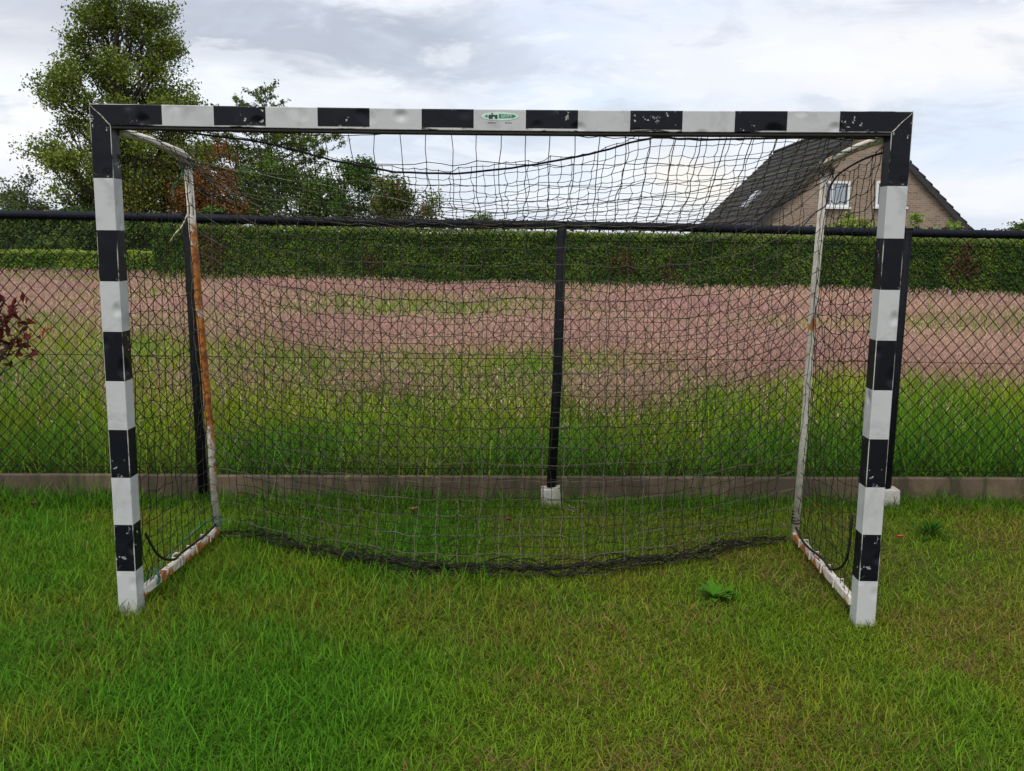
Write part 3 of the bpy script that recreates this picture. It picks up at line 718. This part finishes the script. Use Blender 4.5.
# ------------------------------------------------------------------ trees and shrubs
M_bark = plain('bark', (.060, .048, .036), .9, 9, .4, 0, .02)
def crown_from(clumps, per, spread, leaf, cA, cB, tint=None):
    """leaves gathered in ragged twig clusters round each clump centre"""
    cs, zs, cols = [], [], []
    for cpt, R_, k in clumps:
        nsub = max(3, int(k)); sub = rng.normal(size=(nsub, 3)); sub /= np.linalg.norm(sub, axis=1, keepdims=True); sub *= (rng.random(nsub) ** .45)[:, None] * R_
        tone = rng.random()
        for s_ in sub:
            m_ = int(per * rng.uniform(.5, 1.5)); pp = np.array(cpt) + s_ + np.clip(rng.normal(size=(m_, 3)), -1.7, 1.7) * spread * np.array([1, 1, .75])
            cs.append(pp); tt = np.clip(.5 * tone + .5 * rng.random() + rng.normal(0, .18, m_), 0, 1); cc_ = mixc(cA, cB, tt)
            if tint is not None:
                kk = (rng.random(m_) < tint[1] * (.3 + 1.4 * rng.random()))[:, None]; cc_ = np.where(kk, np.array(tint[0]), cc_)
            cols.append(cc_ * (.6 + .7 * rng.random(m_))[:, None])
    C_ = np.concatenate(cs); col = np.concatenate(cols)
    return leaf_mesh('', C_, leaf * rng.uniform(.7, 1.35, len(C_)), col, .6, .3)
def tree(name, label, cat, base, top, clumps, per, spread, leaf, cA, cB, r0, tint=None, group=None, twigs=True):
    root = empty(name, base, label, cat, group); mb = MB(); base = Vector(base); top = Vector(top)
    tp = [base.lerp(top, f) + Vector((.12 * math.sin(f * 5 + base.x), .1 * math.cos(f * 4), 0)) * (f > 0) * r0 * 4 for f in np.linspace(0, 1, 9)]
    mb.tube(tp, [r0 * (1 - .88 * f) * (1.25 if f == 0 else 1) for f in np.linspace(0, 1, 9)], 9)
    for cpt, R_, k in clumps:
        c_ = Vector(cpt); hgt = max(.1, min(.95, (c_.z - base.z) / max(.1, top.z - base.z) - .16 - .05 * random.random()))
        i = hgt * 8; a = tp[int(i)].lerp(tp[min(8, int(i) + 1)], i - int(i)); mid = a.lerp(c_, .5) + Vector((random.gauss(0, .1), random.gauss(0, .1), -.06 * (c_ - a).length))
        rb = r0 * .38 * (1 - .7 * hgt); mb.tube([a, a.lerp(mid, .5) + Vector((0, 0, -.02)), mid, c_], [rb, rb * .8, rb * .55, rb * .2], 5)
        if twigs:
            for _ in range(5):
                e = c_ + Vector(rng.normal(size=3)) * R_ * .6; mb.tube([mid.lerp(c_, random.uniform(.2, .9)), (mid + e) / 2 + Vector((0, 0, .05)), e], [rb * .3, rb * .2, rb * .08], 4)
    mb.build('trunk', M_bark, root, True)
    V, q, c_ = crown_from(clumps, per, spread, leaf, cA, cB, tint); link('crown', np_mesh('crown', V, q, None, c_), M_leaf, root)
    return root
# big tree at the left: clumps laid out to its outline (pixel outline turned into metres at its own distance, spread in depth)
YT = 26.5
def clumps_in(rows, y, depth, R_, step, k, jitter=.35):
    out = []
    for (v_, ua, ub) in rows:
        u = ua + random.uniform(0, step)
        while u <= ub:
            p_ = at(u, v_ + random.uniform(-6, 6), y); half = (ub - ua) / 2 / FPX * (y - CAM[1]); q_ = abs(u - (ua + ub) / 2) / max(1, (ub - ua) / 2)
            dep = depth * math.sqrt(max(0.05, 1 - q_ * q_)) * half
            for _ in range(2):
                out.append(((p_[0] + random.gauss(0, jitter * .4), y + random.uniform(-dep, dep), p_[2] + random.gauss(0, jitter * .5)), R_ * random.uniform(.75, 1.25), k)); 
            u += step * random.uniform(.75, 1.3)
    return out
rows = [(-52, 108, 128), (-34, 98, 138), (-16, 86, 146), (2, 74, 158), (18, 72, 164), (34, 76, 174), (50, 80, 180), (66, 64, 180), (82, 50, 182), (98, 44, 184), (114, 54, 190), (130, 62, 196), (146, 46, 200), (162, 42, 206), (178, 50, 200), (194, 64, 190), (208, 76, 180)]
cl = clumps_in(rows, YT, .75, .40, 27, 5)
pb = at(117, 300, YT); pt_ = at(119, -58, YT)
tree('broadleaf_tree', 'tall olive-green broadleaf tree rising above the left goal corner', 'tree', (pb[0], YT, 0), (pt_[0], YT, pt_[2]), cl, 115, .225, .088, (.075, .118, .018), (.25, .31, .042), .20, ((.16, .12, .03), .06))
# slender young tree with feathery whorls
def whorl_tree(name, label, u, vtop, y, spread_px, n, cA, cB):
    pt = at(u, vtop, y); base = Vector((pt[0], y, 0)); top = Vector(pt); root = empty(name, base, label, 'tree'); mb = MB()
    mb.tube([base, base.lerp(top, .5) + Vector((.05, 0, 0)), top], [.09, .05, .006], 7); cs, col = [], []
    R_ = spread_px / FPX * (y - CAM[1])
    def spray(a, c, dens, wid):
        m_ = int(dens * (c - a).length) + 3; t = rng.random(m_)
        pp = np.array([list(a.lerp(c, float(q))) for q in t]) + rng.normal(size=(m_, 3)) * wid
        cs.append(pp); col.append(mixc(cA, cB, rng.random(m_)) * (.6 + .7 * rng.random(m_))[:, None])
    for i in range(n):
        f = .955 - .72 * (i / n) ** .9; o_ = base.lerp(top, f); L_ = R_ * min(1, (1 - f) * 1.9 + .10) * random.uniform(.65, 1.2); az = i * 2.4 + random.uniform(-.5, .5)
        d = Vector((math.cos(az), math.sin(az), random.uniform(.35, .75))); p1 = o_ + d * L_ * .5; p2 = o_ + d * L_ - Vector((0, 0, .06 * L_))
        mb.tube([o_, p1, p2], [.018, .012, .004], 4); spray(o_.lerp(p1, .6), p2, 36, .045)
        for k in range(int(2 + 5 * L_)):
            q = random.uniform(.25, .95); a = o_.lerp(p1, q * 2) if q < .5 else p1.lerp(p2, q * 2 - 1)
            e = a + Vector((random.gauss(0, 1), random.gauss(0, 1), random.uniform(-.2, .9))).normalized() * L_ * .38 * (1.15 - q)
            mb.tube([a, e], [.007, .003], 3); spray(a, e, 46, .04)
    spray(base.lerp(top, .8), top, 22, .03)
    mb.build('trunk', M_bark, root, True); C_ = np.concatenate(cs); V, q, c_ = leaf_mesh('', C_, .10 * rng.uniform(.7, 1.4, len(C_)), np.concatenate(col), .42, .2)
    link('crown', np_mesh('crown', V, q, None, c_), M_leaf, root)
whorl_tree('young_tree', 'slender young tree with feathery branches poking above the crossbar', 265, 82, 29.5, 74, 70, (.05, .08, .012), (.17, .22, .035))
def shrub(name, label, cat, rows, y, leaf, cA, cB, k=5, per=26, R_=.4, step=18, sp=.13, tint=None, group=None, depth=.7):
    cl = clumps_in(rows, y, depth, R_, step, k); uc = sum(r[1] + r[2] for r in rows) / 2 / len(rows); b_ = at(uc, 230, y); t_ = at(uc, rows[0][0], y)
    # fill down to the ground in the same way the plant grows
    zlow = min(c_[0][2] for c_ in cl); w0, w1 = at(rows[-1][1], 230, y)[0], at(rows[-1][2], 230, y)[0]; z = zlow - .45
    while z > .25:
        xx = w0
        while xx < w1: cl.append(((xx, y + random.uniform(-.5, .5), z), R_, max(2, k - 2))); xx += R_ * 1.8
        z -= R_ * 1.5
    return tree(name, label, cat, (b_[0], y, 0), (t_[0], y, t_[2]), cl, per, sp, leaf, cA, cB, .09, tint, group)
shrub('orange_tree', 'small tree turning orange red beside the left rear goal upright', 'tree', [(160, 196, 206), (174, 190, 222), (188, 184, 234), (202, 180, 240), (216, 178, 242)], 25.6, .085, (.11, .105, .020), (.26, .095, .028), tint=((.34, .12, .045), .22), per=50, sp=.15, k=8)
shrub('olive_bush', 'dull olive green bush behind the hedge, below the tall tree', 'bush', [(182, 140, 190), (196, 128, 205), (210, 118, 210)], 26.2, .085, (0.065, 0.084, 0.019), (0.223, 0.205, 0.041), per=50, sp=.15, k=8)
shrub('upright_bush', 'dark green upright bush right of the slender young tree', 'bush', [(160, 334, 346), (172, 328, 362), (184, 310, 382), (198, 300, 396), (212, 290, 402)], 28.6, .085, (0.030, 0.074, 0.014), (0.121, 0.214, 0.030), per=50, sp=.15, k=9)
shrub('leafy_bush', 'mid green leafy bush below the slender young tree', 'bush', [(172, 246, 290), (186, 240, 300), (200, 236, 308), (214, 232, 312)], 27.4, .085, (0.047, 0.097, 0.019), (0.186, 0.278, 0.044), per=50, sp=.15, k=8)
shrub('low_bush', 'low green and brown bush sloping down to the open sky gap', 'bush', [(192, 384, 404), (200, 378, 414), (208, 372, 424), (216, 368, 432)], 27.2, .085, (0.047, 0.094, 0.019), (0.186, 0.223, 0.044), tint=((0.223, 0.094, 0.055), .12), per=50, sp=.15, k=9)
shrub('dark_bush', 'dark bush at the left edge, above the fence rail', 'bush', [(190, 8, 26), (200, -6, 44), (210, -20, 92)], 25.3, .085, (0.037, 0.067, 0.019), (0.139, 0.176, 0.041), tint=((0.186, 0.167, 0.094), .15), per=50, sp=.15)  # dark green is this bush's own leaf colour
shrub('distant_tree', 'tiny rounded tree far away, just left of the middle fence post', 'tree', [(217, 477, 491), (224, 472, 496)], 75, .24, (0.074, 0.139, 0.034), (0.205, 0.298, 0.074), R_=.6, step=8, sp=.25)
shrub('distant_bush', 'small dark tree top at the right edge above the fence rail', 'tree', [(232, 1018, 1060), (238, 1006, 1070)], 40, .16, (0.047, 0.094, 0.023), (0.149, 0.205, 0.047), R_=.4, step=9, sp=.16)
shrub('climbing_bush', 'yellow-green bush below the house window', 'bush', [(236, 836, 874), (240, 828, 880)], 23.5, .09, (0.112, 0.167, 0.026), (0.335, 0.409, 0.055), R_=.2, step=9, sp=.10)
shrub('garden_bush', 'green bushes at the foot of the gable, right of the right goal post', 'bush', [(235, 908, 922), (239, 906, 956)], 23.2, .09, (0.074, 0.149, 0.023), (0.242, 0.335, 0.047), R_=.18, step=9, sp=.09)

# ------------------------------------------------------------------ house
M_brick, t_, p_, o_ = mat('brick'); g = G(t_); v = g.obj(); sx = g.n('ShaderNodeSeparateXYZ'); g.l(v, sx.inputs[0])
cv = g.n('ShaderNodeCombineXYZ'); g.l(g.math('ADD', sx.outputs[0], sx.outputs[1]), cv.inputs[0]); g.l(sx.outputs[2], cv.inputs[1])
bk = g.n('ShaderNodeTexBrick'); g.l(cv.outputs[0], bk.inputs[0]); bk.inputs['Scale'].default_value = 1; bk.inputs['Brick Width'].default_value = .21; bk.inputs['Row Height'].default_value = .068; bk.inputs['Mortar Size'].default_value = .012
bk.inputs['Color1'].default_value = (.33, .235, .18, 1); bk.inputs['Color2'].default_value = (.165, .108, .084, 1); bk.inputs['Mortar'].default_value = (.33, .27, .21, 1)
g.l(g.mix(g.math('MULTIPLY', g.noise(v, 1.1, 4), .4), bk.outputs[0], (.24, .17, .11)), p_.inputs['Base Color']); p_.inputs['Roughness'].default_value = .9
M_tile = plain('roof_tile', (.020, .016, .014), .95, 9, .4); M_board = plain('barge_board', (.03, .026, .028), .6, 6, .2); M_frame = plain('white_frame', (.78, .78, .77), .4, 8, .05)
M_glass, t_, p_, o_ = mat('window_glass'); p_.inputs['Base Color'].default_value = (.06, .08, .10, 1); p_.inputs['Roughness'].default_value = .06; p_.inputs['Specular IOR Level'].default_value = .9
YH = 28.2; apex = at(868, 117, YH); hx, hz = apex[0], apex[2]; sl_ = 1.0; LEN = 13.8; eave_z = 1.5; hw = (hz - eave_z) / sl_; rdx = .045      # ridge runs away from the camera, turned slightly
house = empty('brick_house', (hx, YH, 0), 'brown brick house with steep dark tiled roof and gable beyond the hedge', 'house')
def H(lx, ly, z): return Vector((hx + lx + rdx * ly, YH + ly - rdx * lx, z))
mb = MB(); z0 = 0; wl = hw - .25; zw = hz - .035
fr = [H(-wl, 0, z0), H(wl, 0, z0), H(wl, 0, zw - sl_ * wl), H(0, 0, zw), H(-wl, 0, zw - sl_ * wl)]; bk_ = [H(-wl, LEN, z0), H(wl, LEN, z0), H(wl, LEN, zw - sl_ * wl), H(0, LEN, zw), H(-wl, LEN, zw - sl_ * wl)]
mb.quad(fr); mb.quad(bk_[::-1])
for i in (1, 4): mb.quad([fr[i], fr[(i + 1) % 5], bk_[(i + 1) % 5], bk_[i]][::-1])
wall_o = mb.build('wall', M_brick, house)
mb = MB(); nrow = 17                                              # overlapping courses of tiles on both slopes
for sg in (-1, 1):
    Ls = hw + .15
    for i in range(nrow):
        a0, a1 = Ls * i / nrow, Ls * (i + 1) / nrow + .03
        za, zb_ = hz - sl_ * a0, hz - sl_ * a1 + .05
        p = [H(sg * a0, -.12, za), H(sg * a0, LEN + .12, za), H(sg * a1, LEN + .12, zb_ + .015), H(sg * a1, -.12, zb_ + .015)]
        d = Vector((0, 0, -.06)); mb.quad(p if sg > 0 else p[::-1]); mb.quad([p[3], p[2], p[2] + d, p[3] + d]); mb.quad([p[0], p[3], p[3] + d, p[0] + d]); mb.quad([p[2], p[1], p[1] + d, p[2] + d])
mb.tube([H(0, -.12, hz + .02), H(0, LEN + .12, hz + .02)], .09, 8)
roof = mb.build('roof', M_tile, house)
for sg in (-1, 1):
    mb = MB(); a, c = H(0, -.15, hz - .04), H(sg * (hw + .15), -.15, hz - .04 - sl_ * (hw + .15)); dn = Vector((0, 0, -.22)); bkv = Vector((0, .04, 0))
    q = [a, c, c + dn, a + dn]; mb.quad(q); mb.quad([x + bkv for x in q][::-1])
    for i in range(4): mb.quad([q[i], q[(i + 1) % 4], q[(i + 1) % 4] + bkv, q[i] + bkv])
    mb.build('barge_board', M_board, house)
# skylight on the left slope
pw = at(749, 191, 35); ly = 6.0
sk = MB()
def RS(a, ly_, up): return H(-a, ly_, hz - sl_ * a + .03) + Vector((-.74, 0, .67)) * up
sa = hw * .56
q = [RS(sa, 5.4, .09), RS(sa + .62, 5.4, .09), RS(sa + .62, 6.3, .09), RS(sa, 6.3, .09)]; lo = [RS(sa, 5.4, -.03), RS(sa + .62, 5.4, -.03), RS(sa + .62, 6.3, -.03), RS(sa, 6.3, -.03)]
sk.quad(q[::-1])
for i in range(4): sk.quad([q[i], q[(i + 1) % 4], lo[(i + 1) % 4], lo[i]])
sko = sk.build('skylight', plain('skylight_frame', (.40, .41, .42), .35, 8, .1), house)
sp_ = MB(); ce = sum(q, Vector()) / 4; up_ = Vector((-.74, 0, .67)) * .004; sp_.quad([ce + (x - ce) * .82 + up_ for x in q][::-1]); sp_.build('pane', M_glass, sko)
def window(ua, ub, va, vb, mull):
    a, c = at(ua, va, YH - .02), at(ub, vb, YH - .02); w_, h_ = c[0] - a[0], a[2] - c[2]; cx_, cz_ = (a[0] + c[0]) / 2, (a[2] + c[2]) / 2
    yw = YH - rdx * (cx_ - hx)
    f_ = MB(); t = .075
    f_.box((cx_, yw - .03, cz_ + h_ / 2 - t / 2), (w_, .08, t)); f_.box((cx_, yw - .03, cz_ - h_ / 2 + t / 2), (w_ , .08, t))
    for s_ in (-1, 1): f_.box((cx_ + s_ * (w_ / 2 - t / 2), yw - .03, cz_), (t, .078, h_ - 2 * t))
    if mull: f_.box((cx_ - w_ * .14, yw - .03, cz_), (.07, .078, h_ - 2 * t))
    fo = f_.build('window', M_frame, house)
    g_ = MB(); g_.box((cx_, yw - .02, cz_), (w_ - 2 * t, .02, h_ - 2 * t)); g_.build('pane', M_glass, fo)
    s2 = MB(); s2.box((cx_, yw - .06, cz_ - h_ / 2 - .035), (w_ + .1, .13, .06)); s2.build('sill', M_frame, fo)
    cu = MB(); n_ = 14
    for i in range(n_): cu.box((cx_ + w_ * (-.08 + .44 * i / n_), yw - .035 - .004 * (i % 2), cz_), (w_ * .44 / n_ * .8, .006, h_ - 2.2 * t))
    if mull: cu.build('curtain', plain('net_curtain', (.42, .47, .52), .9, 6, .1), fo)
window(822, 849, 181, 207, True); window(876, 905, 181, 207, True)

# ------------------------------------------------------------------ red-leaved shrub, weeds, fallen leaves
YB = 2.55; pb = at(-45, 340, YB)
root = empty('red_leaved_shrub', (pb[0], YB, .05), 'dark red leaved shrub behind the fence at the left edge of the photo', 'shrub'); mb = MB(); cs = []
for k in range(34):
    u, v_ = random.uniform(-120, 30), random.uniform(300, 350)
    if k < 9: u, v_ = [(28, 322), (20, 300), (48, 330), (36, 352), (5, 296), (30, 334), (12, 318), (8, 345), (20, 338)][k]
    e = Vector(at(u, v_, YB + random.uniform(-.25, .25))); o_ = Vector((pb[0] + random.gauss(0, .05), YB, .3 + .3 * random.random()))
    mid = o_.lerp(e, .55) + Vector((0, 0, .05)); mb.tube([Vector((pb[0], YB, .03)), o_, mid, e], [.012, .008, .005, .0015], 5)
    m_ = 20 if k >= 9 else (10 if k in (2, 3) else 15)
    t = rng.random(m_) ** .5; cs.append(np.array([list(mid.lerp(e, float(q))) for q in t]) + rng.normal(size=(m_, 3)) * .022)
mb.build('stem', M_bark, root, True); C_ = np.concatenate(cs); n = len(C_)
c = mixc((.055, .010, .012), (.20, .028, .022), rng.random(n)) * (.6 + .7 * rng.random(n))[:, None]
V, q, c = leaf_mesh('', C_, .075 * rng.uniform(.7, 1.4, n), c, .38, .2); link('leaves', np_mesh('leaves', V, q, None, c), M_leaf, root)
def at0(u, v_):
    d = RC @ np.array([(u - 512) / FPX, 1, (385.5 - v_) / FPX]); t = -CAM[2] / d[2]; return CAM + t * d
def rosette(name, u, v_, nl, L_, col, label, rise=(.15, .6), wd=.28):
    p = at0(u, v_); V, F = [], []
    for i in range(nl):
        a = i * 2.4 + random.uniform(-.3, .3); l = L_ * random.uniform(.6, 1.1); el = random.uniform(*rise); d = Vector((math.cos(a) * math.cos(el), math.sin(a) * math.cos(el), math.sin(el))); s_ = Vector((-math.sin(a), math.cos(a), 0))
        b_ = len(V); o_ = Vector((p[0], p[1], .008))
        for f_, w_ in ((0, .12), (.3, .7), (.6, 1), (.85, .6), (1, .05)):
            m_ = o_ + d * l * f_ - Vector((0, 0, l * .25 * f_ * f_)); m_.z = max(m_.z, .012); hw_ = l * wd * w_ * .5
            V += [m_ - s_ * hw_ + Vector((0, 0, hw_ * .3)), m_, m_ + s_ * hw_ + Vector((0, 0, hw_ * .3))]
        for k in range(4):
            for j in range(2): F.append((b_ + k * 3 + j, b_ + k * 3 + j + 1, b_ + (k + 1) * 3 + j + 1, b_ + (k + 1) * 3 + j))
    c = np.tile(np.array([col]), (len(V), 1)) * np.repeat(.75 + .5 * rng.random(nl), 15)[:, None]
    me = np_mesh(name, np.array([list(x) for x in V]), np.array(F), None, c); return tag(link(name, me, M_grass), label, 'weed')
rosette('broadleaf_weed', 715, 601, 30, .12, (.055, .165, .010), 'bright green broad-leaved weed in the lawn before the right of the net', (.2, .9))
rosette('grass_tuft', 930, 537, 90, .15, (.032, .105, .006), 'dark green grass tuft right of the right goal post', (.2, 1.2), .06)
rosette('small_weed', 572, 512, 12, .055, (.42, .44, .38), 'small pale grey weed beside the footing of the middle fence post', (.3, 1.1))
def fallen(u, v_, col, label, s_):
    p = at0(u, v_); mb = MB(); a = random.uniform(0, 6); V = []
    for i in range(3):
        for j in range(5):
            f_ = j / 4; w_ = math.sin(math.pi * min(.97, max(.04, f_))) * .45; x_ = (f_ - .5) * s_; y_ = (i - 1) * w_ * s_ * .5
            V.append((p[0] + x_ * math.cos(a) - y_ * math.sin(a), p[1] + x_ * math.sin(a) + y_ * math.cos(a), .045 + abs(i - 1) * .012 + .02 * (f_ - .5) ** 2 * s_ * 20))
    mb.v = V; mb.f = [(i * 5 + j, i * 5 + j + 1, (i + 1) * 5 + j + 1, (i + 1) * 5 + j) for i in range(2) for j in range(4)]; mb.m = [0] * 8
    tag(mb.build('fallen_leaf', plain('dead_leaf', col, .8, 60, .3)), label, 'leaf', 'fallen leaves on the lawn')
fallen(413, 518, (.26, .12, .05), 'brown fallen leaf on the grass behind the net, left of the middle fence post', .06)
fallen(35, 512, (.13, .055, .025), 'dark brown fallen leaf left of the left goal post, near the concrete board', .07)
fallen(899, 546, (.32, .08, .03), 'orange red fallen leaf right of the right goal post', .05)
fallen(508, 528, (.22, .05, .035), 'small reddish leaf on the grass behind the middle of the net', .05)
